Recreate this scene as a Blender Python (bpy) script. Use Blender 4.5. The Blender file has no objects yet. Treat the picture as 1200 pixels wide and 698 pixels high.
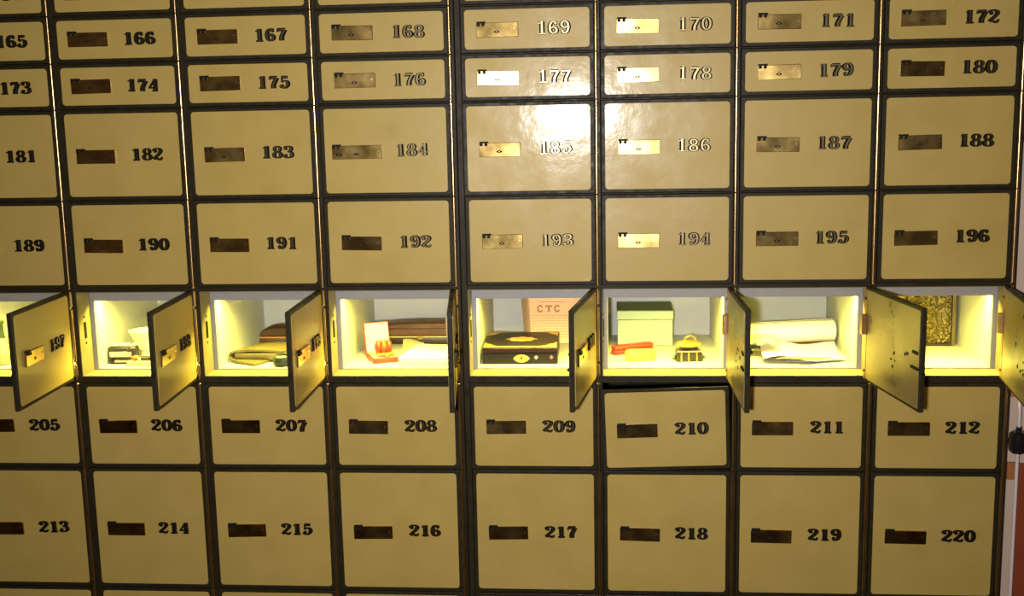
import bpy, bmesh, math, random
from math import sin, cos, pi, radians
from mathutils import Vector, Matrix, noise

random.seed(7)
S = bpy.context.scene
COL = S.collection
Z0 = 1.45                       # height of the reference row line above the floor

# ------------------------------------------------------------------ camera, world, flash, exposure
CX, CZ, CD = 0.30153, 0.18003, 2.24089
cam_d = bpy.data.cameras.new('camera')
cam_d.sensor_fit = 'HORIZONTAL'
cam_d.sensor_width = 36
cam_d.lens = 36 * 1374.81 / 1200
cam_d.clip_start = 0.01
cam = bpy.data.objects.new('camera', cam_d)
COL.objects.link(cam)
R3 = [(0.9963764, 0.00624343, -0.08482388), (-0.02034264, 0.98585018, -0.1663899), (0.08258479, 0.16751251, 0.98240486)]
rt = Vector((R3[0][0], R3[2][0], R3[1][0])); up = Vector((R3[0][1], R3[2][1], R3[1][1])); fw = Vector((R3[0][2], R3[2][2], R3[1][2]))
cam.matrix_world = Matrix(((rt.x, up.x, -fw.x, CX), (rt.y, up.y, -fw.y, -CD), (rt.z, up.z, -fw.z, CZ + Z0), (0, 0, 0, 1)))
S.camera = cam

S.view_settings.view_transform = 'Standard'
S.view_settings.look = 'None'
S.view_settings.exposure = 0.0
S.view_settings.gamma = 1.0
S.view_settings.use_curve_mapping = False

world = bpy.data.worlds.new('world')
S.world = world
world.use_nodes = True
bg = world.node_tree.nodes['Background']
bg.inputs[0].default_value = (1.0, 0.55, 0.25, 1)
bg.inputs[1].default_value = 0.035

FLASH_W = 17.8
fl = bpy.data.lights.new('camera_flash', 'AREA')
fl.shape = 'DISK'; fl.size = 0.05; fl.spread = radians(115); fl.energy = FLASH_W; fl.color = (1.0, 0.97, 0.93)
flo = bpy.data.objects.new('camera_flash', fl)
COL.objects.link(flo)
flo.location = (0.230, -CD - 0.02, Z0 + 0.135)
flo.rotation_euler = (Vector((0.07, 0, Z0 + 0.03)) - flo.location).to_track_quat('-Z', 'Y').to_euler()

LAMP_W = 2.8
LAMP_COL = (1.0, 0.87, 0.13)

# ------------------------------------------------------------------ materials
def mat(name, col, rough=0.5, metal=0.0, coat=0.0, coat_rough=0.1, noise_amt=0.0, noise_scale=30, bump=0.0, bump_scale=40,
        rough_var=0.0, emit=None, obj_var=0.0, spec=0.5):
    m = bpy.data.materials.new(name)
    m.use_nodes = True
    nt = m.node_tree
    b = nt.nodes['Principled BSDF']
    b.inputs['Base Color'].default_value = (*col, 1)
    b.inputs['Roughness'].default_value = rough
    b.inputs['Metallic'].default_value = metal
    b.inputs['Coat Weight'].default_value = coat
    b.inputs['Coat Roughness'].default_value = coat_rough
    b.inputs['Specular IOR Level'].default_value = spec
    if emit:
        b.inputs['Emission Color'].default_value = (*emit[0], 1)
        b.inputs['Emission Strength'].default_value = emit[1]
    tc = nt.nodes.new('ShaderNodeTexCoord')
    if noise_amt > 0 or rough_var > 0 or obj_var > 0:
        n = nt.nodes.new('ShaderNodeTexNoise')
        n.inputs['Scale'].default_value = noise_scale
        n.inputs['Detail'].default_value = 5
        add = nt.nodes.new('ShaderNodeVectorMath'); add.operation = 'ADD'
        oi = nt.nodes.new('ShaderNodeObjectInfo')
        nt.links.new(tc.outputs['Object'], add.inputs[0])
        sc = nt.nodes.new('ShaderNodeVectorMath'); sc.operation = 'SCALE'
        comb = nt.nodes.new('ShaderNodeCombineXYZ')
        nt.links.new(oi.outputs['Random'], comb.inputs[0]); nt.links.new(oi.outputs['Random'], comb.inputs[2])
        nt.links.new(comb.outputs[0], sc.inputs[0]); sc.inputs['Scale'].default_value = 9.0
        nt.links.new(sc.outputs[0], add.inputs[1])
        nt.links.new(add.outputs[0], n.inputs['Vector'])
        if noise_amt > 0 or obj_var > 0:
            mr = nt.nodes.new('ShaderNodeMapRange')
            mr.inputs['From Min'].default_value = 0.25; mr.inputs['From Max'].default_value = 0.75
            mr.inputs['To Min'].default_value = 1 - noise_amt; mr.inputs['To Max'].default_value = 1 + noise_amt
            nt.links.new(n.outputs['Fac'], mr.inputs['Value'])
            mo = nt.nodes.new('ShaderNodeMapRange')
            mo.inputs['To Min'].default_value = 1 - obj_var; mo.inputs['To Max'].default_value = 1 + obj_var
            nt.links.new(oi.outputs['Random'], mo.inputs['Value'])
            mm = nt.nodes.new('ShaderNodeMath'); mm.operation = 'MULTIPLY'
            nt.links.new(mr.outputs[0], mm.inputs[0]); nt.links.new(mo.outputs[0], mm.inputs[1])
            vm = nt.nodes.new('ShaderNodeVectorMath'); vm.operation = 'SCALE'
            vm.inputs[0].default_value = col
            nt.links.new(mm.outputs[0], vm.inputs['Scale'])
            nt.links.new(vm.outputs[0], b.inputs['Base Color'])
        if rough_var > 0:
            rr = nt.nodes.new('ShaderNodeMapRange')
            rr.inputs['From Min'].default_value = 0.3; rr.inputs['From Max'].default_value = 0.7
            rr.inputs['To Min'].default_value = max(0.03, rough - rough_var); rr.inputs['To Max'].default_value = rough + rough_var
            nt.links.new(n.outputs['Fac'], rr.inputs['Value'])
            nt.links.new(rr.outputs[0], b.inputs['Roughness'])
    if bump > 0:
        n2 = nt.nodes.new('ShaderNodeTexNoise')
        n2.inputs['Scale'].default_value = bump_scale
        n2.inputs['Detail'].default_value = 4
        nt.links.new(tc.outputs['Object'], n2.inputs['Vector'])
        bp = nt.nodes.new('ShaderNodeBump')
        bp.inputs['Strength'].default_value = bump
        bp.inputs['Distance'].default_value = 0.002
        nt.links.new(n2.outputs['Fac'], bp.inputs['Height'])
        nt.links.new(bp.outputs[0], b.inputs['Normal'])
        nt.links.new(bp.outputs[0], b.inputs['Coat Normal'])
    return m

M = {}
M['tan'] = mat('tan_enamel', (0.49, 0.345, 0.092), 0.42, spec=0.3, coat=0.20, coat_rough=0.13, noise_amt=0.05, noise_scale=14, bump=0.22, bump_scale=30, rough_var=0.10)
M['bronze'] = mat('dark_bronze', (0.026, 0.020, 0.009), 0.45, spec=0.14, noise_amt=0.2, noise_scale=60, rough_var=0.12)
M['rod'] = mat('brass_rod', (0.62, 0.40, 0.18), 0.26, metal=1.0, noise_amt=0.25, noise_scale=25)
M['brass'] = mat('worn_brass', (0.50, 0.345, 0.12), 0.22, metal=1.0, noise_amt=0.12, noise_scale=25, rough_var=0.05, obj_var=0.30)
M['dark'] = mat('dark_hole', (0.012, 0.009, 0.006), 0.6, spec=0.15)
M['numeral'] = mat('numeral_metal', (0.18, 0.145, 0.08), 0.30, metal=1.0, noise_amt=0.15, noise_scale=80)
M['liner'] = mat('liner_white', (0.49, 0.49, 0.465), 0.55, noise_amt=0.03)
M['jamb'] = mat('jamb_paint', (0.19, 0.155, 0.07), 0.45, noise_amt=0.12, noise_scale=40)
M['inner'] = mat('door_back_paint', (0.30, 0.24, 0.10), 0.36, metal=0.3, noise_amt=0.22, noise_scale=22, rough_var=0.1)
M['hinge'] = mat('hinge_brass', (0.50, 0.30, 0.12), 0.35, metal=0.8, noise_amt=0.25, noise_scale=60)
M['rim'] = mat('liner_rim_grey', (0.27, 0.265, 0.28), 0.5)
M['lamp'] = mat('lamp_tube', (0.9, 0.9, 0.7), 0.4, emit=((1, 0.9, 0.4), 2.0))

# ------------------------------------------------------------------ mesh helpers
def link(name, bm, mats, parent=None, loc=None, rot=None, smooth=False):
    me = bpy.data.meshes.new(name)
    bmesh.ops.recalc_face_normals(bm, faces=bm.faces[:])
    bm.to_mesh(me); bm.free()
    for m in (mats if isinstance(mats, (list, tuple)) else [mats]):
        me.materials.append(M[m] if isinstance(m, str) else m)
    if smooth:
        me.shade_smooth()
        me.set_sharp_from_angle(angle=radians(38))
    return link_me(name, me, parent, loc, rot)

def link_me(name, me, parent=None, loc=None, rot=None):
    o = bpy.data.objects.new(name, me)
    COL.objects.link(o)
    if parent: o.parent = parent
    if loc: o.location = loc
    if rot: o.rotation_euler = rot
    return o

def empty(name, label, cat, loc, rz=0.0, group=None):
    o = bpy.data.objects.new(name, None)
    COL.objects.link(o)
    o.empty_display_size = 0.03
    o.location = loc; o.rotation_euler = (0, 0, rz)
    o['label'] = label; o['category'] = cat
    if group: o['group'] = group
    return o

def tag(o, label, cat, group=None):
    o['label'] = label; o['category'] = cat
    if group: o['group'] = group
    return o

def box(bm, x0, x1, y0, y1, z0, z1, bev=0.0, seg=2, mi=0):
    r = bmesh.ops.create_cube(bm, size=1)
    vs = r['verts']
    for v in vs:
        v.co = Vector((x0 if v.co.x < 0 else x1, y0 if v.co.y < 0 else y1, z0 if v.co.z < 0 else z1))
    fs = set(f for v in vs for f in v.link_faces)
    for f in fs: f.material_index = mi
    if bev > 0:
        es = list(set(e for v in vs for e in v.link_edges))
        rr = bmesh.ops.bevel(bm, geom=es, offset=bev, segments=seg, affect='EDGES', profile=0.5)
        for f in rr['faces']: f.material_index = mi

def prism_y(bm, pts, y0, y1, mi=0, cham=0.0):
    """Outline pts in (x,z), extruded from y1 (back) to y0 (front); the front edge is chamfered."""
    cx = sum(p[0] for p in pts) / len(pts); cz = sum(p[1] for p in pts) / len(pts)
    loops = [[bm.verts.new((x, y1, z)) for x, z in pts]]
    if cham > 0:
        loops.append([bm.verts.new((x, y0 + cham, z)) for x, z in pts])
        def ins(x, z):
            d = Vector((cx - x, cz - z)); w = max(abs(cx - q[0]) for q in pts); h = max(abs(cz - q[1]) for q in pts)
            return (x + (cx - x) * cham / w, z + (cz - z) * cham / h)
        loops.append([bm.verts.new((*(lambda q: (q[0], y0, q[1]))(ins(x, z)),)) for x, z in pts])
    else:
        loops.append([bm.verts.new((x, y0, z)) for x, z in pts])
    n = len(pts)
    for a, b in zip(loops[:-1], loops[1:]):
        for i in range(n):
            f = bm.faces.new((a[i], a[(i + 1) % n], b[(i + 1) % n], b[i])); f.material_index = mi
    f = bm.faces.new(loops[0][::-1]); f.material_index = mi
    f = bm.faces.new(loops[-1]); f.material_index = mi

def rrect(x0, x1, z0, z1, r, n=5):
    pts = []
    for cx, cz, a0 in ((x1 - r, z1 - r, 0), (x0 + r, z1 - r, pi / 2), (x0 + r, z0 + r, pi), (x1 - r, z0 + r, 1.5 * pi)):
        for k in range(n + 1):
            a = a0 + pi / 2 * k / n
            pts.append((cx + r * cos(a), cz + r * sin(a)))
    return pts

def tube(bm, p0, p1, r0, r1=None, n=14, mi=0, cap=True):
    r1 = r0 if r1 is None else r1
    p0 = Vector(p0); p1 = Vector(p1); d = (p1 - p0).normalized()
    a = d.orthogonal().normalized(); b = d.cross(a)
    A = [bm.verts.new(p0 + (a * cos(2 * pi * i / n) + b * sin(2 * pi * i / n)) * r0) for i in range(n)]
    B = [bm.verts.new(p1 + (a * cos(2 * pi * i / n) + b * sin(2 * pi * i / n)) * r1) for i in range(n)]
    for i in range(n):
        f = bm.faces.new((A[i], A[(i + 1) % n], B[(i + 1) % n], B[i])); f.material_index = mi
    if cap:
        f = bm.faces.new(A[::-1]); f.material_index = mi
        f = bm.faces.new(B); f.material_index = mi

def lathe(bm, prof, c=(0, 0, 0), n=28, mi=0, sx=1, sy=1):
    """Profile of (radius, z) turned about the z axis through c."""
    rings = []
    for r, z in prof:
        if r < 1e-6: rings.append([bm.verts.new((c[0], c[1], c[2] + z))])
        else: rings.append([bm.verts.new((c[0] + sx * r * cos(2 * pi * i / n), c[1] + sy * r * sin(2 * pi * i / n), c[2] + z)) for i in range(n)])
    for a, b in zip(rings[:-1], rings[1:]):
        for i in range(n):
            j = (i + 1) % n
            if len(a) == 1 and len(b) == 1: continue
            if len(a) == 1: f = bm.faces.new((a[0], b[j], b[i]))
            elif len(b) == 1: f = bm.faces.new((a[i], a[j], b[0]))
            else: f = bm.faces.new((a[i], a[j], b[j], b[i]))
            f.material_index = mi

def blob(bm, c, rx, ry, rz, mi=0, u=16, v=10):
    r = bmesh.ops.create_uvsphere(bm, u_segments=u, v_segments=v, radius=1)
    for w in r['verts']:
        w.co = Vector((c[0] + w.co.x * rx, c[1] + w.co.y * ry, c[2] + w.co.z * rz))
    for f in set(f for w in r['verts'] for f in w.link_faces): f.material_index = mi

# ------------------------------------------------------------------ numerals: fat-face slab digits as chamfered ribbons
def catmull(P, k=7, closed=False):
    out = []; n = len(P)
    rng = range(n if closed else n - 1)
    for i in rng:
        g = (lambda j: P[j % n]) if closed else (lambda j: P[min(max(j, 0), n - 1)])
        a, b, c, d = (Vector(g(j)) for j in (i - 1, i, i + 1, i + 2))
        for s in range(k):
            t = s / k
            out.append(0.5 * ((2 * b) + (c - a) * t + (2 * a - 5 * b + 4 * c - d) * t * t + (3 * b - a - 3 * c + d) * t ** 3))
    if not closed: out.append(Vector(P[-1]))
    return out

def ribbon(bm, pts, wid, T, closed, h):
    n = len(pts); rows = []
    for i, p in enumerate(pts):
        a = pts[(i - 1) % n] if closed or i > 0 else pts[0]
        b = pts[(i + 1) % n] if closed or i < n - 1 else pts[-1]
        t = (b - a).normalized(); nn = Vector((-t.y, t.x)); w = wid[i] / 2
        row = []
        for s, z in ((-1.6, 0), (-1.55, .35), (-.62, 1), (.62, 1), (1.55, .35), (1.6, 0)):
            q = p + nn * (w * s)
            row.append(bm.verts.new(T(q.x, q.y, z * h)))
        rows.append(row)
    for i in range(n if closed else n - 1):
        A = rows[i]; B = rows[(i + 1) % n]
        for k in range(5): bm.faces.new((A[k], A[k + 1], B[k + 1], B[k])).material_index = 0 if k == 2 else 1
    if not closed:
        bm.faces.new(rows[0]); bm.faces.new(rows[-1][::-1])

def digit(bm, ch, T, h):
    TH, TN = 0.175, 0.075
    def st(P, th=TH, tn=TN, closed=False, k=7):
        p = catmull([Vector(q) for q in P], k, closed)
        n = len(p); w = []
        for i in range(n):
            a = p[(i - 1) % n] if closed or i > 0 else p[0]
            b = p[(i + 1) % n] if closed or i < n - 1 else p[-1]
            t = (b - a).normalized(); w.append(tn + (th - tn) * abs(t.y) ** 1.4)
        ribbon(bm, p, w, T, closed, h)
    def bar(x0, y0, x1, y1, w): ribbon(bm, [Vector((x0, y0)), Vector((x1, y1))], [w, w], T, False, h)
    def ball(x, y, r):
        n = 12; loops = []
        for s, z in ((1.25, 0), (1.22, .35), (.65, 1)):
            loops.append([bm.verts.new(T(x + r * s * cos(2 * pi * i / n), y + r * s * sin(2 * pi * i / n), z * h)) for i in range(n)])
        for A, B in zip(loops[:-1], loops[1:]):
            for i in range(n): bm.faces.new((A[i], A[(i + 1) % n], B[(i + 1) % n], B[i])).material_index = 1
        bm.faces.new(loops[-1])
    def ell(cx, cy, rx, ry, th=TH): st([(cx + rx * cos(a * pi / 6), cy + ry * sin(a * pi / 6)) for a in range(12)], th, TN, True, 3)
    F = lambda P: [(.62 - x, 1 - y) for x, y in P]
    six = [(.47, .83), (.36, .95), (.20, .86), (.115, .55), (.16, .18), (.31, .045), (.475, .16), (.485, .38), (.34, .54), (.20, .45)]
    if ch == '0': ell(.31, .5, .215, .455)
    elif ch == '1':
        bar(.33, 0, .33, 1, .19); bar(.12, .045, .54, .045, .09); st([(.30, .95), (.20, .86), (.11, .84)], .1, .07)
    elif ch == '2':
        ball(.16, .73, .105); st([(.09, .75), (.14, .90), (.30, .955), (.46, .86), (.475, .68), (.34, .46), (.16, .24), (.10, .08)])
        st([(.07, .09), (.2, .15), (.36, .07), (.5, .09), (.545, .26)], .09, .13)
    elif ch == '3':
        ball(.15, .77, .095); ball(.14, .23, .10)
        st([(.09, .80), (.17, .92), (.31, .955), (.46, .86), (.45, .64), (.28, .54)]); st([(.28, .53), (.48, .44), (.50, .17), (.31, .045), (.14, .09), (.08, .22)])
    elif ch == '4':
        st([(.40, .99), (.24, .66), (.06, .29)], .085, .07); bar(.03, .285, .60, .285, .085); bar(.42, 0, .42, 1, .18); bar(.24, .04, .60, .04, .08)
    elif ch == '5':
        bar(.13, .90, .52, .90, .15); bar(.15, .48, .15, .95, .07); ball(.15, .22, .10)
        st([(.14, .52), (.28, .61), (.46, .54), (.50, .27), (.33, .045), (.15, .09), (.09, .22)])
    elif ch == '6': st(six); ball(.445, .79, .09)
    elif ch == '7':
        bar(.10, .88, .55, .88, .17); bar(.085, .70, .085, .95, .07); st([(.53, .86), (.40, .56), (.31, .28), (.30, 0)], .2, .1)
    elif ch == '8': ell(.31, .745, .17, .205, .15); ell(.31, .265, .205, .225, .17)
    elif ch == '9': st(F(six)); ball(.175, .21, .09)

def number_bm(s, H=0.0235, sx=1.40, h=0.0045):
    """Raised digits, facing -y, centred on the origin."""
    bm = bmesh.new()
    adv = 0.66 * H * sx
    wtot = adv * len(s)
    for i, ch in enumerate(s):
        ox = -wtot / 2 + i * adv + 0.02 * H
        digit(bm, ch, lambda x, y, z, ox=ox: (ox + x * H * sx, -z, (y - .5) * H), h)
    return bm

# ------------------------------------------------------------------ the wall of boxes: measured grid
XS = [-1.0405, -0.78007, -0.52515, -0.26423, 0.0, 0.27433, 0.53431, 0.79225, 1.04726]      # hinge rod lines, left to right
ZS = [0.4445, 0.35565, 0.26637, 0.17778, 0.0, -0.1760, -0.36835, -0.5467, -0.80602, -1.065]   # row lines, top to bottom
NROW = 9
DT = 0.009                                   # door thickness
def door_span(c):
    xl = XS[c] + 0.0085 + (0.0125 if c == 4 else 0.0)
    return xl, XS[c + 1] - 0.0032
def row_span(r):
    zt, zb = ZS[r] - 0.0016, ZS[r + 1] + 0.0016
    if r == 6: zt = -0.3700
    if r == 5: zt, zb = -0.1800, -0.3615
    return zt, zb

# room shell
def structure(name, bm, m):
    o = link(name, bm, m); o['kind'] = 'structure'; return o
M['floor'] = mat('floor_carpet', (0.10, 0.055, 0.03), 0.9, noise_amt=0.3, noise_scale=60)
M['wall'] = mat('wall_paint', (0.62, 0.46, 0.36), 0.7, noise_amt=0.05, noise_scale=8)
bm = bmesh.new(); box(bm, -2.6, 2.6, -4.2, 0.7, -0.05, 0.0); structure('floor', bm, 'floor')
WX0, WX1, WZT = XS[0] - 0.016, XS[8] + 0.0100, ZS[0] + 0.012
bm = bmesh.new()
box(bm, -2.6, WX0 - 0.001, 0.014, 0.6, 0, 2.7)
box(bm, WX1 + 0.001, 2.6, 0.014, 0.6, 0, 2.7)
box(bm, WX0 - 0.001, WX1 + 0.001, 0.014, 0.6, Z0 + WZT + 0.001, 2.7)
structure('wall_back', bm, 'wall')

# cabinet frameworks (two units that meet between the fourth and fifth column)
def cabinet(label, cols, x0, x1):
    t = empty('deposit_box_cabinet', label, 'cabinet', ((x0 + x1) / 2, 0.03, 0), 0, 'steel cabinet frameworks')
    ox = (x0 + x1) / 2; oy = 0.03
    B = lambda bm, a, b, c, d, e, f, bev=0.0: box(bm, a - ox, b - ox, c - oy, d - oy, e, f, bev, 1)
    top = Z0 + WZT; bot = Z0 + ZS[-1]
    bm = bmesh.new()                       # outer shell: sides, top, back
    B(bm, x0, x0 + 0.003, 0.006, 0.47, 0, top); B(bm, x1 - 0.003, x1, 0.006, 0.47, 0, top)
    B(bm, x0, x1, 0.006, 0.47, top - 0.003, top); B(bm, x0, x1, 0.467, 0.47, 0, top)
    link('carcass', bm, 'bronze', t)
    bm = bmesh.new(); B(bm, x0, x1, 0.004, 0.05, 0, bot - 0.0016, 0.002); link('plinth', bm, 'bronze', t)
    edges = []
    for c in cols:
        xl, xr = door_span(c)
        a = x0 if c == cols[0] else XS[c] - 0.0025
        edges.append((a, xl - 0.0006))
    edges.append((XS[cols[-1] + 1] - 0.0025, x1))
    for a, b in edges:
        bm = bmesh.new(); B(bm, a, b, 0.0022, 0.058, bot, top, 0.0012); link('stile', bm, 'bronze', t)
    for i, z in enumerate(ZS):
        za, zb = z - 0.0011, z + 0.0011
        if i == 0: zb = WZT
        if i == 5: za = -0.1830
        if i == 6: za, zb = -0.3695, -0.3570
        bm = bmesh.new(); B(bm, x0 + 0.001, x1 - 0.001, 0.0030, 0.057, Z0 + za, Z0 + zb, 0.0005); link('rail', bm, 'bronze', t)
    return t
XM = XS[4] + 0.0082
cabinet('dark bronze steel framework of the left four columns of numbered boxes', [0, 1, 2, 3], WX0, XM)
cabinet('dark bronze steel framework of the right four columns of numbered boxes', [4, 5, 6, 7], XM + 0.0008, WX1)

# ------------------------------------------------------------------ box parts
def plate_bm(w=0.079, h=0.027, double=False, nose=0.0):
    bm = bmesh.new()
    prism_y(bm, rrect(-w / 2, w / 2, -h / 2, h / 2, 0.0012, 2), -0.0042, 0, 0, 0.0008)
    y = -0.0043
    for dx in (0.0045, 0.0135):            # twin guard-key studs at the upper left corner
        tube(bm, (-w / 2 + dx, 0, h / 2 - 0.0035), (-w / 2 + dx, y - 0.0035, h / 2 - 0.0030), 0.0036, 0.0030, 10, 1)
    prism_y(bm, [(-w / 2 + 0.001, h / 2 - .001), (-w / 2 + 0.018, h / 2 - .001), (-w / 2 + 0.018, h / 2 + 0.0025), (-w / 2 + 0.001, h / 2 + 0.0025)], y - 0.0015, 0, 1)
    def key(x, z, s=1.0):
        pts = [(x + 0.0058 * s * cos(a * pi / 8) * (1 if abs(cos(a * pi / 8)) > .5 else .8), z + 0.0019 * s * sin(a * pi / 8)) for a in range(16)]
        prism_y(bm, pts, y - 0.0002, y + 0.0004, 1)
        tube(bm, (x, y + .0004, z), (x, y - 0.0004, z), 0.0030 * s, None, 12, 1)
        tube(bm, (x, y + .0004, z), (x, y - 0.0009, z), 0.0012 * s, None, 8, 2)
    key(-0.001, -0.0035)
    if double: key(-w / 2 + 0.014, -0.004, 1.2)
    tube(bm, (w / 2 - 0.0065, y + .001, 0.0015), (w / 2 - 0.0065, y - 0.0012, 0.0015), 0.0024, 0.0018, 10, 2)
    bmx = Matrix.Identity(4)
    return bm
PLATE = None
def finish(bm, name, mats):
    me = bpy.data.meshes.new(name)
    bmesh.ops.recalc_face_normals(bm, faces=bm.faces[:])
    bm.to_mesh(me); bm.free()
    for m in mats: me.materials.append(M[m])
    return me
PLATE = finish(plate_bm(), 'lock_plate', ['brass', 'dark', 'rod'])
PLATE_LONG = finish(plate_bm(0.097, 0.026, True), 'lock_plate', ['brass', 'dark', 'rod'])

def build_door(parent, w, h, num, rnd, back=False, rz=0.0, roll=0.0, mL=0.0075, mR=0.0078, mV=0.0066):
    """Door hung on its right edge: x from 0 back to -w, z from 0 up to h, front at y=0."""
    bm = bmesh.new(); box(bm, -w, 0, 0, DT, 0, h, 0.0013, 2)
    d = link('door', bm, 'bronze', parent, None, (0, roll, rz))
    bm = bmesh.new(); prism_y(bm, rrect(-w + mL, -mR, mV, h - mV, 0.0065), -0.0009, 0.001, 0, 0.0005)
    p = link('door_panel', bm, 'tan', d)
    pw = w - mL - mR
    me = PLATE_LONG if num == '184' else PLATE
    link_me('lock_plate', me, d, (-w + mL + pw * 0.268 + rnd.uniform(-.0015, .0015), -0.0009, h * 0.49 + rnd.uniform(-.001, .001)),
            (rnd.uniform(-.025, .025), rnd.uniform(-.02, .02), -.060 if num == '185' else rnd.uniform(-.035, .035)))
    if num:
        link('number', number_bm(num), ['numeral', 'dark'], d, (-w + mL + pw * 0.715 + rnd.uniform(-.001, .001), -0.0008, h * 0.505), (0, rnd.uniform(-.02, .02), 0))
    return d

def hinge_bm(h, r=0.0029):
    bm = bmesh.new()
    tube(bm, (0, 0, 0.0012), (0, 0, h - 0.0012), r, None, 14)
    tube(bm, (0, 0, 0.0), (0, 0, 0.0012), r * 0.6, r * 0.9, 10); tube(bm, (0, 0, h - 0.0012), (0, 0, h), r * 0.9, r * 0.6, 10)
    return bm

def panel_words(c, r):
    return ''
OPEN_ANG = [92.2, 93.0, 91.0, 96.5, 81.8, 91.5, 100.0, 83.0]
FL = -0.3530; LF = 0.060; LB = 0.394; FAS = -0.2105       # liner floor height, front, back, lower edge of its top fascia

CONTENT = {197: 'holding a pear-shaped bottle', 198: 'holding a white footed bowl', 199: 'holding an olive leather wallet', 200: 'holding white papers and a red box',
           201: 'holding a black inlaid box', 202: 'holding a pale green box', 203: 'holding rolled white documents', 204: 'holding a golden relief panel'}

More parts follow.
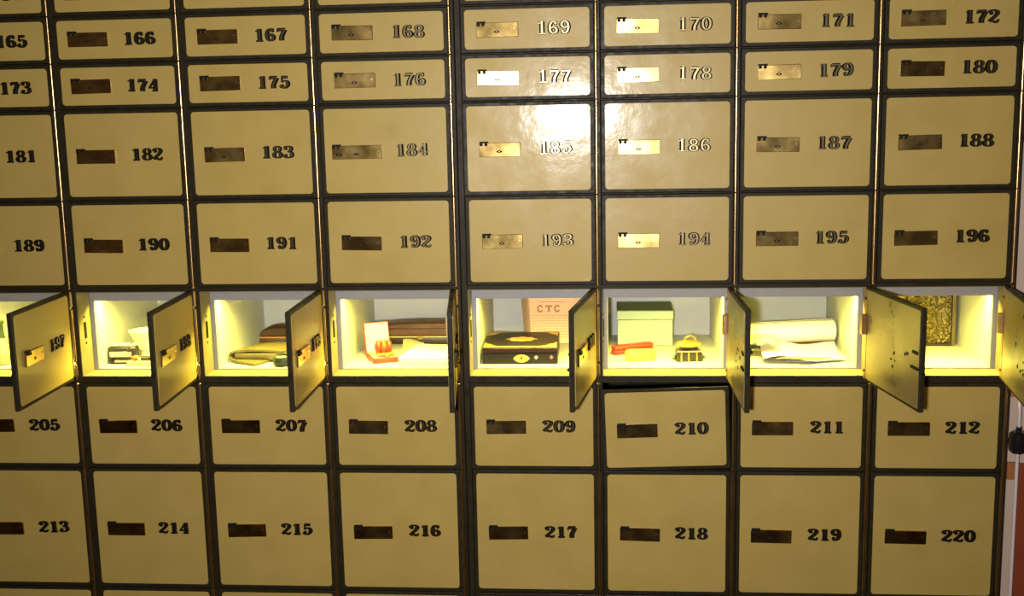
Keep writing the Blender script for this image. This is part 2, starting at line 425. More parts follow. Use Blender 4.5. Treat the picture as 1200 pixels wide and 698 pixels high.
for r in range(NROW):
    for c in range(8):
        num = 157 + 8 * r + c
        rnd = random.Random(num * 13)
        xl, xr = door_span(c); zt, zb = row_span(r)
        w, h = xr - xl, zt - zb
        if r != 5:
            if r == 0: lab = f'tan safe deposit box in the cut-off top row, directly above number {num + 8}'
            elif r == 8: lab = f'tan safe deposit box at the bottom edge, directly below number {num - 8}'
            elif num == 210: lab = 'closed tan safe deposit box 210, its door sagging askew on the hinge'
            elif num == 184: lab = 'closed tan safe deposit box 184 with a longer brass lock plate'
            elif num == 185: lab = 'closed tan safe deposit box 185 with the strongest glare on its door'
            else: lab = f'closed tan safe deposit box with raised metal number {num} and brass lock plate'
            b = empty('safe_deposit_box', lab, 'safe deposit box', (xr, 0, Z0 + zb), 0, 'closed safe deposit boxes')
            roll = rnd.uniform(-.0012, .0012); dz = 0.0
            if num == 210: roll = 0.030
            d = build_door(b, w, h if num != 210 else h - 0.0105, str(num), rnd, roll=-roll if num == 210 else roll, rz=rnd.uniform(-.002, .002))
            if num in (185, 177): d.rotation_euler = (-.004, roll, .021 if num == 185 else .015)
            d.location.y = rnd.uniform(-.0004, .0004)
            if num == 210: d.location = (0.0, -0.0073, 0.0065)
            hm = link('hinge_rod', hinge_bm(h + 0.0028), 'rod', b, (XS[c + 1] - xr, -0.0042, -0.0014), None, True)
        else:
            lab = f'open lit safe deposit box with door {num}, {CONTENT[num]}'
            b = empty('safe_deposit_box', lab, 'safe deposit box', (xr, 0, Z0 + zb), 0, 'open lit safe deposit boxes')
            ang = radians(OPEN_ANG[c])
            d = build_door(b, w - 0.001, h, str(num), rnd, True, rz=ang)
            d.location = (-0.0002, -0.0035, 0.0)
            # back of the door: painted sheet, bolt, worn fixings
            bm = bmesh.new(); prism_y(bm, rrect(-w + 0.006, -0.012, 0.0055, h - 0.0055, 0.004), DT - 0.001, DT + 0.0009)
            link('back_sheet', bm, 'inner', d)
            if c >= 4:
                bm = bmesh.new(); box(bm, -w + 0.010, -w + 0.030, DT + .0008, DT + 0.003, h * .545, h * .575, .0005, 1); link('latch_slot', bm, 'dark', d)
                bm = bmesh.new(); box(bm, -w + 0.004, -w + 0.034, DT + .0008, DT + 0.0040, h * .40, h * .425, .0005, 1); link('bolt', bm, 'dark', d)
            bm = bmesh.new(); tube(bm, (-w - 0.003, DT * .5, h * .375), (-w + 0.01, DT * .5, h * .375), 0.0035, None, 10); link('bolt_tip', bm, 'dark', d)
            rr = random.Random(num)
            if c >= 5:
                for k in range(6):
                    px = -w + 0.045 + 0.075 * rr.random(); pz = h * (0.28 + 0.28 * rr.random())
                    bm = bmesh.new(); tube(bm, (px, DT + .0006, pz), (px, DT + 0.0016, pz), rr.uniform(.0018, .0042), None, 9); link('screw', bm, 'dark', d)
                for k in range(4):
                    px = -w + 0.115 + rr.uniform(-.003, .003); pz = h * (0.60 + 0.07 * k)
                    bm = bmesh.new(); tube(bm, (px, DT + .0006, pz), (px, DT + 0.0013, pz), 0.0013, None, 8); link('screw', bm, 'dark', d)
            # hinge leaf with screws and stop
            bm = bmesh.new()
            box(bm, -0.0115, -0.0005, DT + 0.0001, DT + 0.0016, 0.004, h - 0.004, .0004, 1)
            for zz in (0.020, h - 0.022): tube(bm, (-0.006, DT + .001, zz), (-0.006, DT + 0.0030, zz), 0.0030, 0.0022, 10, 1)
            link('hinge_leaf', bm, ['hinge', 'dark'], d)
            bm = bmesh.new(); box(bm, -0.012, -0.002, DT + 0.0018, DT + 0.0105, h * .50, h * .71, .001, 1); link('door_stop', bm, 'hinge', d)
            # hinge barrels on the frame
            for (za, zz) in ((0.0, 0.032), (0.036, h - 0.036), (h - 0.032, h)):
                hb = hinge_bm(zz - za)
                link('hinge_rod', hb, 'rod', b, (XS[c + 1] - xr, -0.0042, za), None, True)
            # opening, jamb and liner
            X0, X1 = xl - xr - 0.0002, 0.0004
            zo = -Z0 - zb                      # helper offset so that rel heights can be used directly
            zr = lambda z: z - zb
            OT, OB = -0.1833, -0.3567
            bm = bmesh.new()
            box(bm, X0, X0 + 0.0012, 0.004, LF, zr(OB), zr(OT)); box(bm, X1 - 0.0012, X1, 0.004, LF, zr(OB), zr(OT))
            box(bm, X0, X1, 0.004, LF, zr(OB), zr(OB) + 0.0012); box(bm, X0, X1, 0.004, LF, zr(OT) - 0.0012, zr(OT))
            link('jamb', bm, 'jamb', b)
            bm = bmesh.new()
            box(bm, X0 + 0.0012, X0 + 0.0030, 0.026, 0.034, zr(-0.282), zr(-0.248), .0005, 1)
            for zz in (-0.238, -0.292): tube(bm, (X0 + .001, 0.030, zr(zz)), (X0 + 0.0024, 0.030, zr(zz)), 0.0022, None, 8)
            link('strike_plate', bm, 'dark', b)
            t = 0.0095; xa, xb = X0 + 0.0006, X1 - 0.0006
            bm = bmesh.new()
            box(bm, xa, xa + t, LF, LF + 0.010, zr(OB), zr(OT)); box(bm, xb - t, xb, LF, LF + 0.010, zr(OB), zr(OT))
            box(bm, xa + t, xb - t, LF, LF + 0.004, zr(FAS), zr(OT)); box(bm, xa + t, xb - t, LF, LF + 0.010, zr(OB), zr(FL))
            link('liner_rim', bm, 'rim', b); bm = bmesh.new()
            y0 = LF + 0.010
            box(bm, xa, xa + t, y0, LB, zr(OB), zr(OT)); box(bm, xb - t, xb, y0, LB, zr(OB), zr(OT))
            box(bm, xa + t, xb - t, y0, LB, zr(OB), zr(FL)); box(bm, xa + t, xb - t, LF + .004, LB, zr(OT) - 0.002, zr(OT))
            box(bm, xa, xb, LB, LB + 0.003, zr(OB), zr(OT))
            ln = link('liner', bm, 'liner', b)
            bm = bmesh.new(); mid = (xa + xb) / 2
            tube(bm, (xa + t + 0.012, LF + 0.018, zr(-0.194)), (xb - t - 0.012, LF + 0.018, zr(-0.194)), 0.0045, None, 10)
            link('lamp_tube', bm, 'lamp', ln, None, None, True)
            la = bpy.data.lights.new('strip_light', 'AREA')
            la.shape = 'RECTANGLE'; la.size = 0.20; la.size_y = 0.012; la.energy = LAMP_W; la.color = LAMP_COL; la.spread = radians(150)
            lo = bpy.data.objects.new('strip_light', la); COL.objects.link(lo)
            lo.parent = ln; lo.location = (mid, LF + 0.020, zr(-0.200)); lo.rotation_euler = (radians(-6), 0, 0)

# ------------------------------------------------------------------ things kept in the open boxes
F0 = Z0 + FL + 0.0004
M['cream'] = mat('cream_ceramic', (0.42, 0.27, 0.14), 0.35)
M['green_dark'] = mat('dark_green', (0.013, 0.025, 0.008), 0.5, noise_amt=0.3, noise_scale=120, bump=0.5, bump_scale=150)
M['chrome'] = mat('dull_chrome', (0.62, 0.60, 0.55), 0.22, metal=1.0)
M['black'] = mat('black_leatherette', (0.012, 0.010, 0.008), 0.45, bump=0.3, bump_scale=300)
M['white'] = mat('white_china', (0.58, 0.57, 0.52), 0.3)
M['grey'] = mat('grey_foot', (0.35, 0.34, 0.30), 0.5)
M['paper_cream'] = mat('cream_paper', (0.55, 0.44, 0.24), 0.8)
M['paper'] = mat('white_paper', (0.66, 0.65, 0.61), 0.8, noise_amt=0.03)
M['red'] = mat('red_card', (0.42, 0.028, 0.015), 0.45)
M['satin'] = mat('white_satin', (0.50, 0.47, 0.40), 0.35)
M['orange'] = mat('orange_ribbon', (0.50, 0.075, 0.022), 0.5)
M['gold'] = mat('gilt', (0.42, 0.28, 0.08), 0.32, metal=0.85, noise_amt=0.2, noise_scale=90)
M['olive'] = mat('olive_leather', (0.085, 0.066, 0.025), 0.5, noise_amt=0.2, noise_scale=50, bump=0.2, bump_scale=200)
M['redbrown'] = mat('red_brown_leather', (0.022, 0.007, 0.004), 0.4, noise_amt=0.2, noise_scale=60)
M['brown'] = mat('brown_leather', (0.085, 0.036, 0.013), 0.4, noise_amt=0.25, noise_scale=40, bump=0.15, bump_scale=120)
M['brown_dark'] = mat('dark_brown_leather', (0.03, 0.014, 0.008), 0.45)
M['lacquer'] = mat('black_lacquer', (0.010, 0.007, 0.004), 0.42, spec=0.2)
M['maroon'] = mat('maroon_band', (0.024, 0.006, 0.006), 0.25)
M['inlay'] = mat('gold_inlay', (0.50, 0.32, 0.07), 0.35, metal=0.6, noise_amt=0.25, noise_scale=300)
M['cert'] = mat('salmon_paper', (0.72, 0.46, 0.29), 0.75, noise_amt=0.04, noise_scale=30)
M['ink'] = mat('rust_ink', (0.36, 0.13, 0.07), 0.8)
M['mint'] = mat('pale_green_card', (0.36, 0.45, 0.29), 0.5, noise_amt=0.06, noise_scale=18)
M['mint_dark'] = mat('green_cloth_top', (0.085, 0.125, 0.055), 0.6, noise_amt=0.1, noise_scale=60)
M['yellow'] = mat('yellow_soap', (0.62, 0.42, 0.07), 0.4)
M['chest'] = mat('dark_chest', (0.018, 0.015, 0.010), 0.4)
M['rust'] = mat('brown_paper_edge', (0.30, 0.13, 0.06), 0.7)
M['relief'] = mat('gold_relief', (0.19, 0.145, 0.055), 0.36, metal=0.75, noise_amt=0.15, noise_scale=120)

def T2(x, y, a):
    """x, y turned by a."""
    return x * cos(a) - y * sin(a), x * sin(a) + y * cos(a)
def sheet(bm, fn, nu, nv, th, mi=0):
    """A sheet of real thickness from fn(u, v) -> (x, y, z)."""
    A = [[Vector(fn(i / nu, j / nv)) for j in range(nv + 1)] for i in range(nu + 1)]
    N = [[None] * (nv + 1) for _ in range(nu + 1)]
    for i in range(nu + 1):
        for j in range(nv + 1):
            du = A[min(i + 1, nu)][j] - A[max(i - 1, 0)][j]; dv = A[i][min(j + 1, nv)] - A[i][max(j - 1, 0)]
            N[i][j] = du.cross(dv).normalized()
    P = [[bm.verts.new(A[i][j] + N[i][j] * th / 2) for j in range(nv + 1)] for i in range(nu + 1)]
    Q = [[bm.verts.new(A[i][j] - N[i][j] * th / 2) for j in range(nv + 1)] for i in range(nu + 1)]
    for i in range(nu):
        for j in range(nv):
            bm.faces.new((P[i][j], P[i + 1][j], P[i + 1][j + 1], P[i][j + 1])).material_index = mi
            bm.faces.new((Q[i][j], Q[i][j + 1], Q[i + 1][j + 1], Q[i + 1][j])).material_index = mi
    for i in range(nu):
        bm.faces.new((P[i][0], Q[i][0], Q[i + 1][0], P[i + 1][0])).material_index = mi
        bm.faces.new((P[i][nv], P[i + 1][nv], Q[i + 1][nv], Q[i][nv])).material_index = mi
    for j in range(nv):
        bm.faces.new((P[0][j], P[0][j + 1], Q[0][j + 1], Q[0][j])).material_index = mi
        bm.faces.new((P[nu][j], Q[nu][j], Q[nu][j + 1], P[nu][j + 1])).material_index = mi

# box 197: pear-shaped bottle
t = empty('bottle', 'pear-shaped cream bottle with dark green neck, half hidden behind open door 197', 'bottle', (-0.993, 0.105, F0))
bm = bmesh.new(); lathe(bm, [(0, 0), (.015, 0), (.0185, .004), (.021, .017), (.0195, .030), (.014, .043), (.0095, .053), (.0085, .056), (0, .056)]); link('body', bm, 'cream', t, smooth=True)
bm = bmesh.new(); lathe(bm, [(0, .056), (.0085, .056), (.007, .068), (.0066, .085), (.0085, .088), (.0085, .093), (.006, .095), (0, .095)]); link('neck', bm, 'green_dark', t, smooth=True)

# box 198: camera-like device, bowl, pad, flat case
t = empty('folding_camera', 'small dark and chrome folding camera on the white floor of box 198', 'camera', (-0.7290, 0.112, F0), radians(4))
bm = bmesh.new(); box(bm, -.030, .030, -.011, .011, 0, .036, .004, 3); link('body', bm, 'black', t, smooth=True)
bm = bmesh.new(); box(bm, -.0285, .0285, -.010, .010, .0362, .0425, .003, 2); link('top_plate', bm, 'grey', t, smooth=True)
bm = bmesh.new(); box(bm, -.017, .015, -.0135, -.0108, .004, .0095, .001, 2); link('front_strip', bm, 'chrome', t)
bm = bmesh.new(); box(bm, -.026, .020, -.0130, -.0108, .0150, .0265, .0015, 2); link('bellows_cover', bm, 'grey', t)
bm = bmesh.new(); tube(bm, (.016, -.0108, .0310), (.016, -.015, .0310), .0045, None, 16); link('viewfinder', bm, 'chrome', t)
bm = bmesh.new(); tube(bm, (.0185, 0, .0425), (.0185, 0, .0460), .0048, None, 16); link('dial', bm, 'chrome', t)
bm = bmesh.new(); tube(bm, (-.020, -.0108, .009), (-.020, -.0145, .009), .0040, None, 14); link('lens', bm, 'dark', t)

t = empty('bowl', 'white tapered bowl with a grey foot standing behind the camera in box 198', 'bowl', (-0.6995, 0.168, F0))
bm = bmesh.new()
lathe(bm, [(0, .018), (.0145, .018), (.020, .026), (.030, .044), (.0365, .0585), (.0375, .0600), (.0362, .0600), (.028, .044), (.017, .026), (0, .0205)], n=36)
link('body', bm, 'white', t, smooth=True)
bm = bmesh.new(); lathe(bm, [(0, 0), (.0165, 0), (.0165, .003), (.0130, .007), (.0135, .0182), (0, .0182)], n=30); link('foot', bm, 'grey', t, smooth=True)

bm = bmesh.new(); prism = rrect(-.036, .036, -.019, .019, .005, 4)
def slab(bm, pts, z0, z1, mi=0, ch=.0012):
    n = len(pts); cx = sum(p[0] for p in pts) / n; cy = sum(p[1] for p in pts) / n
    L = []
    for s, z in ((1 - ch * 20, z0), (1, z0 + ch), (1, z1 - ch), (1 - ch * 20, z1)):
        L.append([bm.verts.new((cx + (x - cx) * s, cy + (y - cy) * s, z)) for x, y in pts])
    for A, B in zip(L[:-1], L[1:]):
        for i in range(n): bm.faces.new((A[i], A[(i + 1) % n], B[(i + 1) % n], B[i])).material_index = mi
    bm.faces.new(L[0][::-1]).material_index = mi; bm.faces.new(L[-1]).material_index = mi
slab(bm, prism, 0, .0085)
tag(link('notepad', bm, 'paper_cream', None, (-0.6755, 0.098, F0), (0, 0, radians(-3))), 'cream padded notepad lying in front of the bowl in box 198', 'notepad')
t = empty('penknife', 'dark flat penknife with reddish end lying on the cream notepad', 'penknife', (-0.6775, 0.100, F0 + .0085), radians(6))
bm = bmesh.new(); box(bm, -.012, .032, -.007, .007, 0, .0085, .003, 3); link('handle', bm, 'black', t, smooth=True)
bm = bmesh.new(); blob(bm, (-.020, -.001, .0055), .0095, .007, .0055, 0, 12, 8); link('bolster', bm, 'orange', t, smooth=True)
bm = bmesh.new(); blob(bm, (-.0105, -.0080, .0035), .0032, .0032, .0032, 0, 10, 7); link('rivet', bm, 'white', t, smooth=True)

# box 199: folded wallet, domed case, pouch
t = empty('wallet', 'olive brown leather wallet folded back on itself on the floor of box 199', 'wallet', (-0.437, 0.145, F0), 0)
def wal(u, v):
    s = u * 0.19
    skew = -0.022
    if s < .105: x, z = .055 - s, .0215 + .004 * sin(s * 28)
    elif s < .130:
        a = (s - .105) / .025 * pi; x, z = -.050 - .0085 * sin(a), .0130 + .0085 * cos(a)
    else: x, z = -.050 + (s - .130) * .95, .0045 - (s - .130) * .03
    yy = -.030 + v * .075
    if s > .118: yy = -.030 - (s - .118) * .55 + v * .06
    return (x + (v - .2) * .030, yy, max(z, .0026))
bm = bmesh.new(); sheet(bm, wal, 40, 8, .0045); link('leather', bm, 'olive', t, smooth=True)
bm = bmesh.new(); box(bm, -.054, .056, -.0315, .040, .0046, .0200, .004, 2); link('lining', bm, 'olive', t, smooth=True)

t = empty('jewellery_case', 'reddish brown domed case behind the olive wallet in box 199', 'case', (-0.425, 0.250, F0), 0)
bm = bmesh.new(); box(bm, -.045, .045, -.025, .025, 0, .030, .003, 2); link('base', bm, 'redbrown', t, smooth=True)
bm = bmesh.new()
pts = [(-.0445, .0305)] + [(.0445 * -cos(a * pi / 12), .0345 + .018 * sin(a * pi / 12) ** .8) for a in range(13)] + [(.0445, .0305)]
prism_y(bm, pts, -.0245, .0245, 0, .004); link('lid', bm, 'redbrown', t, smooth=True)
bm = bmesh.new(); box(bm, -.0453, .0453, -.0258, .0255, .0296, .0312, .0005, 1); link('seam_band', bm, 'rust', t)

t = empty('coin_pouch', 'small dark green gathered pouch in front of the wallet in box 199', 'pouch', (-0.379, 0.083, F0), radians(8))
bm = bmesh.new(); n = 20
lathe(bm, [(0, 0), (.013, 0), (.0165, .004), (.0175, .011), (.0150, .019), (.0080, .023), (.0060, .0245), (0, .0245)], n=24, sx=1.15, sy=.8)
for v in bm.verts:
    a = math.atan2(v.co.y, v.co.x); k = 1 + .07 * sin(7 * a) * min(1, v.co.z / .012)
    v.co.x *= k; v.co.y *= k
link('body', bm, 'green_dark', t, smooth=True)
bm = bmesh.new(); lathe(bm, [(.0068, .0225), (.0092, .0235), (.0092, .0250), (.0062, .0258)], n=20, sx=1.1, sy=.8); link('drawstring', bm, 'black', t, smooth=True)

# box 200: medal case, long brown case, papers
ROT = radians(24)
t = empty('medal_case', 'open red presentation case with white lining standing in box 200', 'presentation case', (-0.1795, 0.137, F0), ROT)
bm = bmesh.new(); box(bm, -.027, .027, -.034, .034, 0, .0105, .0015, 2); link('base', bm, 'red', t)
bm = bmesh.new(); box(bm, -.0245, .0245, -.0315, .0315, .0106, .0128, .0008, 2)
link('base_lining', bm, 'paper_cream', t)
lid_t = Matrix.Translation((0, .034, .0085)) @ Matrix.Rotation(radians(-17), 4, 'X')
bm = bmesh.new(); box(bm, -.027, .027, .0005, .0075, .0, .066, .0015, 2); bm.transform(lid_t); ld = link('lid', bm, 'red', t)
bm = bmesh.new(); box(bm, -.0248, .0248, -.0012, .0006, .0022, .0638, .0006, 2); bm.transform(lid_t); link('lining', bm, 'satin', ld)
t = empty('ribbon_rosette', 'plump red and orange ribbon rosette resting in the open red case', 'rosette', (-0.1765, 0.136, F0 + .0128), ROT)
for i, (px, m) in enumerate(((-.011, 'red'), (0, 'orange'), (.011, 'red'))):
    bm = bmesh.new(); blob(bm, (px, 0, .0150), .0075, .012, .0150, 0, 14, 10); link('ribbon_lobe', bm, m, t, smooth=True)
bm = bmesh.new(); box(bm, -.0058, -.0046, -.0128, .0128, .0002, .0300, .0005, 1); box(bm, .0046, .0058, -.0128, .0128, .0002, .0300, .0005, 1)
link('gold_edging', bm, 'gold', t)
bm = bmesh.new()
sheet(bm, lambda u, v: (-.018 + .036 * u, -.030 + .014 * v, .0022 + .0030 * sin(u * 9) * (1 - v) + .003 * v), 16, 4, .0016)
link('ribbon_tail', bm, 'orange', t, smooth=True)

t = empty('long_case', 'long brown leather case with a cream seam lying at the back of box 200', 'case', (-0.1260, 0.325, F0), 0)
bm = bmesh.new(); box(bm, -.090, .094, -.030, .030, 0, .0155, .003, 2); link('base', bm, 'brown_dark', t, smooth=True)
bm = bmesh.new(); box(bm, -.0905, .0945, -.0306, .0306, .0152, .0178, .0006, 1); link('seam_band', bm, 'paper_cream', t)
bm = bmesh.new()
prism_y(bm, [(-.089, .0178), (-.091, .034), (-.085, .0425), (-.050, .0462), (0, .0485), (.055, .0480), (.088, .045), (.094, .040), (.094, .0178)], -.031, .031, 0, .004)
link('lid', bm, 'brown', t, smooth=True)
bm = bmesh.new(); box(bm, -.0915, .0945, -.0318, -.0300, .0345, .0362, .0005, 1); link('lid_edge', bm, 'brown_dark', t)
bm = bmesh.new(); box(bm, -.004, .008, -.0325, -.0300, .0105, .0200, .001, 1); link('clasp', bm, 'gold', t)

def paper_stack(name, label, x0, x1, y0, y1, h, m, lay, rot, z=0.0, skew=0.0, seed=1, lift=.004):
    t = empty(name, label, 'papers', ((x0 + x1) / 2, (y0 + y1) / 2, F0 + z), rot, None)
    rr = random.Random(seed); w = (x1 - x0) / 2; d = (y1 - y0) / 2
    zz = 0
    for k in range(lay):
        th = h / lay
        ox, oy = rr.uniform(-.0025, .0025), rr.uniform(-.002, .002)
        def fn(u, v, k=k, ox=ox, oy=oy):
            x = -w + 2 * w * u + ox + skew * (v - .5)
            y = -d + 2 * d * v + oy
            return (x, y, th * (k + .5) + lift * (k + 1) / lay * (sin(u * 3.1 + k) * .5 + .5) * (v ** 1.5))
        bm = bmesh.new(); sheet(bm, fn, 12, 8, th * .86); link('folded_sheet', bm, m, t, smooth=True)
    return t
paper_stack('letter_bundle', 'stack of white folded letters lying beside the red case in box 200', -.125, -.026, .078, .215, .016, 'paper', 4, radians(-2), skew=.012, seed=3)
paper_stack('folded_note', 'loose cream note lying behind the white letters in box 200', -.158, -.112, .222, .285, .0045, 'paper_cream', 2, radians(8), seed=5, lift=.010)

# box 201: inlaid box and certificate
t = empty('inlaid_box', 'black lacquered box with gold inlaid lid lying in box 201', 'lacquer box', (0.1125, 0.1700, F0), radians(1.0))
bw, bd, bh = .0765, .0755, .0365
bm = bmesh.new(); box(bm, -bw, bw, -bd, bd, 0, .0225, .0012, 2); link('base', bm, 'lacquer', t)
bm = bmesh.new(); box(bm, -bw, bw, -bd, bd, .0232, bh, .0016, 2); ld = link('lid', bm, 'lacquer', t)
bm = bmesh.new(); box(bm, -bw + .0008, bw - .0008, -bd - .0003, -bd + .004, .0240, .0330, .0003, 1); link('front_band', bm, 'maroon', ld)
bm = bmesh.new(); box(bm, -bw + .001, bw - .001, -bd - .0004, -bd + .002, .0346, bh + .0003, .0003, 1); link('gilt_edge', bm, 'inlay', ld)
def flat(bm, pts, z0, z1):
    a = [bm.verts.new((x, y, z0)) for x, y in pts]; b = [bm.verts.new((x, y, z1)) for x, y in pts]; n = len(pts)
    for i in range(n): bm.faces.new((a[i], a[(i + 1) % n], b[(i + 1) % n], b[i]))
    bm.faces.new(a[::-1]); bm.faces.new(b)
bm = bmesh.new()
flat(bm, [(.034 * (1 - abs(k % 14 - 7) / 7 * 1) * (1 if 0 else 1) if 0 else .033 * cos(k * pi / 14) * (0.86 + .14 * cos(k * 8 * pi / 14)), .024 * sin(k * pi / 14) * abs(sin(k * pi / 14)) ** .25 * (0.9 + .10 * cos(k * 8 * pi / 14))) for k in range(28)], bh - .0005, bh + .0007)
link('lid_medallion', bm, 'inlay', ld)
for sx in (-1, 1):
    for sy in (-1, 1):
        bm = bmesh.new()
        q = [(0, 0), (.030, 0), (.020, .008), (.0145, .020), (.006, .026), (0, .040)]
        flat(bm, [(sx * (bw - .002 - a), sy * (bd - .002 - b)) for a, b in q], bh - .0005, bh + .0007); link('corner_inlay', bm, 'inlay', ld)
bm = bmesh.new(); cx0 = .003
prism_y(bm, [(cx0 + .0175 * cos(k * pi / 12) * (1 if k % 6 == 0 else .92), .0118 + .0085 * sin(k * pi / 12) * abs(sin(k * pi / 12)) ** .3) for k in range(24)], -bd - .0009, -bd + .001)
es = link('escutcheon', bm, 'inlay', t)
bm = bmesh.new(); tube(bm, (cx0, -bd - .0005, .0130), (cx0, -bd - .0013, .0130), .0020, None, 10); box(bm, cx0 - .0008, cx0 + .0008, -bd - .0013, -bd - .0006, .0085, .0125); link('keyhole', bm, 'dark', es)
for px in (.033, .064):
    bm = bmesh.new(); prism_y(bm, [(px - .0042, .0140), (px, .0185), (px + .0042, .0140), (px, .0095)], -bd - .0007, -bd + .001); link('front_inlay', bm, 'grey' if px < .05 else 'rust', t)

t = empty('certificate', 'curled salmon pink printed certificate standing behind the black box in box 201', 'certificate', (0.172, 0.300, F0), 0)
CW, CH = .150, .150
def cf(u, v):
    x = -CW / 2 + CW * u - .014 * (1 - u) * (v - .35) * (1 - u)
    y = .018 * (2 * abs(u - .5)) ** 2.2 * -1 + .030 * v - .006 * sin(v * 3)
    if u < .16: y += (0.16 - u) ** 1.2 * .55; x += (0.16 - u) * .03
    return (x, y, .0006 + CH * v * .985)
bm = bmesh.new(); sheet(bm, cf, 30, 16, .0007); link('sheet_of_paper', bm, 'cert', t, smooth=True)
def on_cert(x, z, lift):
    u = (x + CW / 2) / CW; v = z / CH
    q = Vector(cf(u, v)); return (q.x, q.y - lift, q.z)
def cert_quad(bm, x0, x1, z0, z1, n=8):
    for i in range(n):
        a = x0 + (x1 - x0) * i / n; b = x0 + (x1 - x0) * (i + 1) / n
        bm.faces.new([bm.verts.new(on_cert(p, q, .0006)) for p, q in ((a, z0), (b, z0), (b, z1), (a, z1))])
bm = bmesh.new()
rr = random.Random(4)
cert_quad(bm, -.030, .030, .0915, .0924, 12); link('heading_line', bm, 'ink', t); bm = bmesh.new()
for k, zz in enumerate((.0620, .0560, .0500, .0440, .0380, .0320, .0260, .0200, .0140)):
    x = -.048
    xe = .052 - (.02 if k == 8 else 0)
    while x < xe:
        wdt = rr.uniform(.004, .012); cert_quad(bm, x, min(x + wdt, xe), zz, zz + .0009, 2); x += wdt + .0018
link('printed_lines', bm, 'ink', t)
bm = bmesh.new()
def cert_letter(ch, ox, oz, sc):
    # C and T drawn as fat faced outlines lying on the sheet
    def seg(P, w):
        p = catmull([Vector(q) for q in P], 6)
        for i in range(len(p) - 1):
            d = (p[i + 1] - p[i]).normalized(); nn = Vector((-d.y, d.x)) * w / 2
            a, b = p[i], p[i + 1]
            bm.faces.new([bm.verts.new(on_cert(ox + q.x * sc, oz + q.y * sc, .0007)) for q in (a - nn, b - nn, b + nn, a + nn)])
    if ch == 'C': seg([(.78, .75), (.68, .95), (.42, 1.0), (.16, .78), (.12, .35), (.35, .02), (.65, .06), (.8, .28)], .24)
    else:
        seg([(.02, .72), (.10, .92), (.5, .90), (.9, .92), (.98, .72)], .22); seg([(.5, .9), (.5, .5), (.5, .04)], .26); seg([(.3, .04), (.5, .04), (.7, .04)], .14)
for i, ch in enumerate('CTC'): cert_letter(ch, -.034 + i * .0185, .0705, .0135)
link('title_lettering', bm, 'ink', t)

# box 202: green box, red case, yellow bar, little chest
t = empty('keepsake_box', 'pale green lidded keepsake box at the left of box 202', 'keepsake box', (0.3725, 0.331, F0), 0)
bm = bmesh.new(); box(bm, -.059, .060, -.056, .056, 0, .0565, .0012, 2); link('base', bm, 'mint', t)
bm = bmesh.new(); box(bm, -.0605, .0615, -.0575, .0575, .0575, .0765, .0015, 2); ld = link('lid', bm, 'mint', t)
bm = bmesh.new(); box(bm, -.0600, .0610, -.0570, .0570, .0763, .0778, .0005, 1); link('lid_top', bm, 'mint_dark', ld)
t = empty('pen_case', 'slim bright red case leaning beside the yellow bar in box 202', 'pen case', (0.3440, 0.2030, F0), radians(27))
bm = bmesh.new(); box(bm, -.046, .046, -.010, .010, 0, .0095, .0022, 2); link('base', bm, 'red', t, smooth=True)
bm = bmesh.new(); box(bm, -.046, .046, -.010, .010, .0101, .0185, .0026, 3); link('lid', bm, 'red', t, smooth=True)
bm = bmesh.new(); slab(bm, [(p[0], p[1]) for p in rrect(-.0315, .0315, -.0135, .0135, .012, 6)], 0, .0205, 0, .0035)
tag(link('soap_bar', bm, 'yellow', None, (0.3590, 0.132, F0), (0, 0, radians(10)), True), 'rounded yellow bar of soap in front of the red case in box 202', 'soap')
t = empty('treasure_chest', 'tiny dark chest with gold straps and raised gilded lid in box 202', 'chest', (0.4570, 0.131, F0), radians(5))
bm = bmesh.new()
pts = [(-.027, 0), (.027, 0), (.0245, .0200), (-.0245, .0200)]
prism_y(bm, pts, -.017, .017, 0, .0012); link('body', bm, 'chest', t)
for px in (-.0165, -.0015, .0150):
    bm = bmesh.new(); box(bm, px - .0016, px + .0016, -.0182, .0178, .0004, .0206, .0005, 1); link('gold_strap', bm, 'gold', t)
bm = bmesh.new(); box(bm, -.0252, .0252, -.0180, .0178, .0196, .0216, .0006, 1); link('rim', bm, 'gold', t)
for sx in (-1, 1):
    bm = bmesh.new(); tube(bm, (sx * .0255, 0, .012), (sx * .0310, -.004, .004), .0030, .0042, 10); link('side_handle', bm, 'green_dark', t, smooth=True)
bm = bmesh.new(); box(bm, -.017, .017, -.011, .012, .0215, .0300, .002, 2); link('neck', bm, 'chest', t)
bm = bmesh.new()
lathe(bm, [(0, .0300), (.0255, .0300), (.0275, .0325), (.0240, .0375), (.0135, .0410), (0, .0420)], n=28, sx=1, sy=.66); ld = link('lid', bm, 'gold', t, smooth=True)
bm = bmesh.new(); n = 16
ring = [Vector((.003 + .0115 * cos(a * pi / n), 0, .0400 + .0098 * sin(a * pi / n))) for a in range(n + 1)]
for a, b in zip(ring[:-1], ring[1:]): tube(bm, a, b, .0019, None, 8)
link('lid_handle', bm, 'gold', ld, smooth=True)

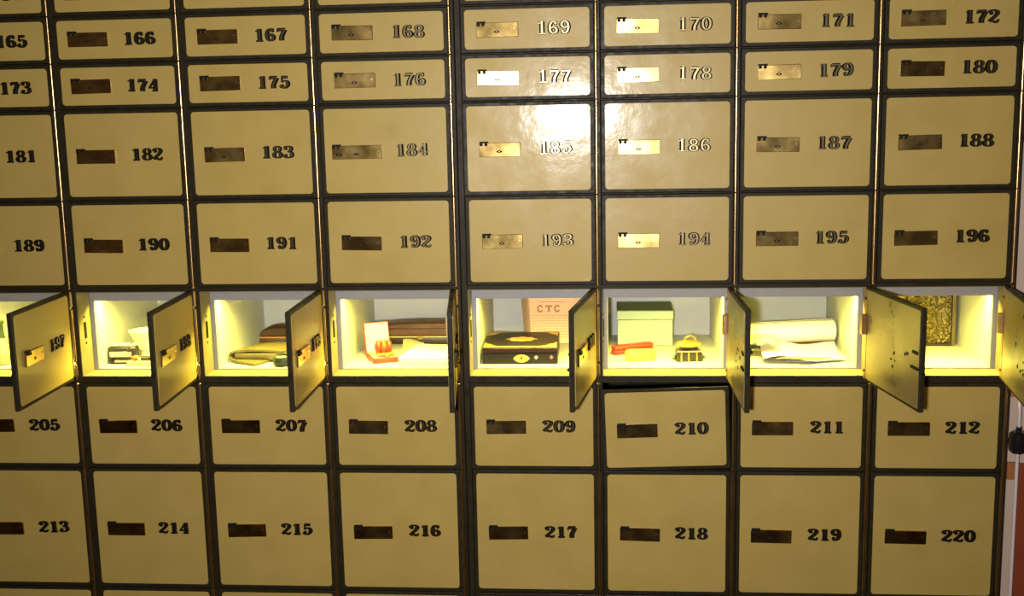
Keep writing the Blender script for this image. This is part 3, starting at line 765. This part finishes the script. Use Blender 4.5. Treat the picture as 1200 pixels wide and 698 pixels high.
# box 203: rolled document and loose papers
t = empty('document_roll', 'thick white rolled document lying at the back of box 203', 'rolled document', (0.660, 0.240, F0), radians(9))
bm = bmesh.new()
def roll(u, v):
    a = v * 2 * pi * 2.6; r = .0215 - .0022 * v * 2.6
    return (-.096 + .208 * u, r * 1.05 * sin(a), .0345 + r * 1.12 * cos(a))
sheet(bm, roll, 4, 84, .0007); bm.transform(Matrix.Rotation(radians(-1), 4, 'Y'))
link('paper_sheet', bm, 'paper', t, smooth=True)
bm = bmesh.new(); box(bm, -.045, .105, -.016, .016, .0005, .0100, .002, 2); link('roll_shadow_strip', bm, 'rust', t)  # brown strip added to stand for the shadow beneath the roll
t = empty('curled_document', 'curled white document with a brown edge at the front of box 203', 'document', (0.690, 0.150, F0), radians(5))
def cur(u, v):
    x = -.090 + .156 * u; y = -.048 + .110 * v
    z = .0025 + .010 * (1 - v) ** 2 * (sin(u * 4.2 + .4) * .5 + .6) + .018 * v * v * (1 - .3 * u) + .004 * sin(u * 8)
    return (x + .016 * v, y - .010 * sin(u * 3.1) * (1 - v), max(z, .001))
bm = bmesh.new(); sheet(bm, cur, 26, 14, .0009); link('paper_sheet', bm, 'paper', t, smooth=True)
bm = bmesh.new()
def lip(u, v):
    q = Vector(cur(.10 + .58 * u, .0)); k = sin(pi * u)
    return (q.x + .004 + .03 * u, q.y - .002 - .008 * k * v - .010 * (1 - u) + .012 * u, q.z * .75 - .0035 * v * k + .0015 + .006 * u)
sheet(bm, lip, 18, 4, .0012); link('curled_edge', bm, 'rust', t, smooth=True)
t = empty('bottom_document', 'flat white paper lying under the curled document in box 203', 'paper', (0.700, 0.165, F0), radians(2))
bm = bmesh.new(); sheet(bm, lambda u, v: (-.050 + .120 * u, -.055 + .10 * v, .0012 + .0035 * (u ** 3)), 12, 4, .0008); link('paper_sheet', bm, 'paper', t, smooth=True)
bm = bmesh.new(); box(bm, -.100, .066, -.045, .05, .0, .0006); 
link('backing_sheet', bm, 'grey', t)
bm = bmesh.new()
def crum(u, v):
    x = -.034 + .068 * u; y = -.026 + .052 * v
    n1 = noise.noise(Vector((u * 3.1, v * 3.3, 2.7))); n2 = noise.noise(Vector((u * 7, v * 7, 5.2)))
    return (x + .006 * n2, y + .006 * n1, .030 + .030 * (1 - (2 * u - 1) ** 2) * .6 * (1 - .7 * (2 * v - 1) ** 2) + .012 * n1 + .006 * n2)
sheet(bm, crum, 18, 14, .0010)
tag(link('crumpled_tissue', bm, 'paper_cream', None, (0.610, 0.168, F0 - .006), None, False), 'crumpled cream tissue paper at the left of box 203 beside door 202', 'tissue paper')

# box 204: gilt relief panel
t = empty('relief_panel', 'golden embossed relief panel leaning at the back of box 204', 'relief panel', (0.9450, 0.268, F0), 0)
PW, PH = .081, .158
bm = bmesh.new()
box(bm, -PW, PW, .004, .012, 0, PH, .0015, 2); link('board', bm, 'brown', t)
def rel(u, v):
    x = -.016 + .088 * u; z = .005 + .146 * v
    e = 0.0
    a = noise.noise(Vector((x * 120, z * 120, 1.3))) ; b = noise.noise(Vector((x * 210, z * 170, 7.7)))
    e = .0026 * (1 - abs(a) * 3.0) + .0014 * b
    for k, zr_ in enumerate((.128, .117)):
        if abs(z - zr_) < .0038: e = .0022 * (1 if noise.noise(Vector((x * 330, k * 9.1, 0))) > -.05 else -.3)
    m = min(u, 1 - u, v * 1.6, (1 - v) * 1.6)
    e *= min(1, max(0, m * 18))
    return (x, .0025 - max(-.0012, e), z)
bm = bmesh.new(); sheet(bm, rel, 90, 130, .0018); link('relief', bm, 'relief', t, smooth=True)
bm = bmesh.new()
def rel2(u, v):
    x = -.0765 + .056 * u; z = .005 + .146 * v
    a = noise.noise(Vector((x * 90, z * 90, 11.3))); return (x, .0025 - .0020 * (1 - abs(a) * 2.6) * min(1, 12 * min(u, 1 - u, v, 1 - v)), z)
sheet(bm, rel2, 40, 90, .0018); link('side_relief', bm, 'relief', t, smooth=True)
for px, wd in ((-.0785, .0022), (-.0182, .0020), (.0772, .0040)):
    bm = bmesh.new(); box(bm, px - wd, px + wd, -.0050, .0045, 0.0, PH, .0012, 2); link('frame_strip', bm, 'relief', t)
bm = bmesh.new(); box(bm, .0731, .0733 + .0002, -.001, 0, .01, .011)
bm.free()
bm = bmesh.new(); box(bm, -.0760, .0728, -.0058, .0038, .0, .0042, .001, 2); link('bottom_ledge', bm, 'brown_dark', t)

# ------------------------------------------------------------------ right of the cabinet: post with clamp, boards
M['wood_orange'] = mat('orange_wood', (0.42, 0.15, 0.035), 0.45, noise_amt=0.2, noise_scale=18)
M['wood_red'] = mat('red_brown_wood', (0.27, 0.055, 0.02), 0.4, noise_amt=0.2, noise_scale=14)
M['steel'] = mat('pale_enamelled_steel', (0.72, 0.64, 0.66), 0.3)
M['blackplastic'] = mat('black_plastic', (0.012, 0.010, 0.012), 0.2)
def board(name, label, cat, x0, x1, z0, z1, y0, m):
    bm = bmesh.new(); box(bm, x0, x1, y0, 0.0138, Z0 + z0, Z0 + z1, .002, 2)
    return tag(link(name, bm, m), label, cat)
board('wooden_board', 'short red brown wooden board on the wall right of box 180', 'board', 1.0585, 1.30, .085, .262, .004, 'wood_red')
board('wooden_board', 'tall red brown wooden board behind the steel post at lower right', 'board', 1.0790, 1.30, -1.20, -.5300, .002, 'wood_red')
board('wooden_rail', 'orange wooden rail just under open door 204', 'rail', 1.0585, 1.30, -.398, -.345, .003, 'wood_orange')
board('wooden_block', 'small orange wooden block low on the wall right of box 212', 'block', 1.0585, 1.0785, -.562, -.528, .003, 'wood_orange')
t = empty('steel_post', 'thin pale steel post with a black clamp knob right of box 212', 'post', (1.0675, -0.022, 0))
bm = bmesh.new(); tube(bm, (0, 0, .008), (0, 0, Z0 - .33), .0032, None, 16); link('rod', bm, 'steel', t, smooth=True)
bm = bmesh.new(); lathe(bm, [(0, 0), (.022, 0), (.022, .004), (.012, .009), (0, .009)], n=32); link('base', bm, 'steel', t, smooth=True)
bm = bmesh.new(); lathe(bm, [(0, -.022), (.011, -.022), (.0165, -.017), (.0180, 0), (.0165, .015), (.0115, .020), (0, .020)], (0, 0, Z0 - .478), 24); link('clamp_knob', bm, 'blackplastic', t, smooth=True)
bm = bmesh.new(); lathe(bm, [(0, 0), (.0055, 0), (.0050, .012), (0, .012)], (0, 0, Z0 - .461), 16); link('collar', bm, 'blackplastic', t, smooth=True)
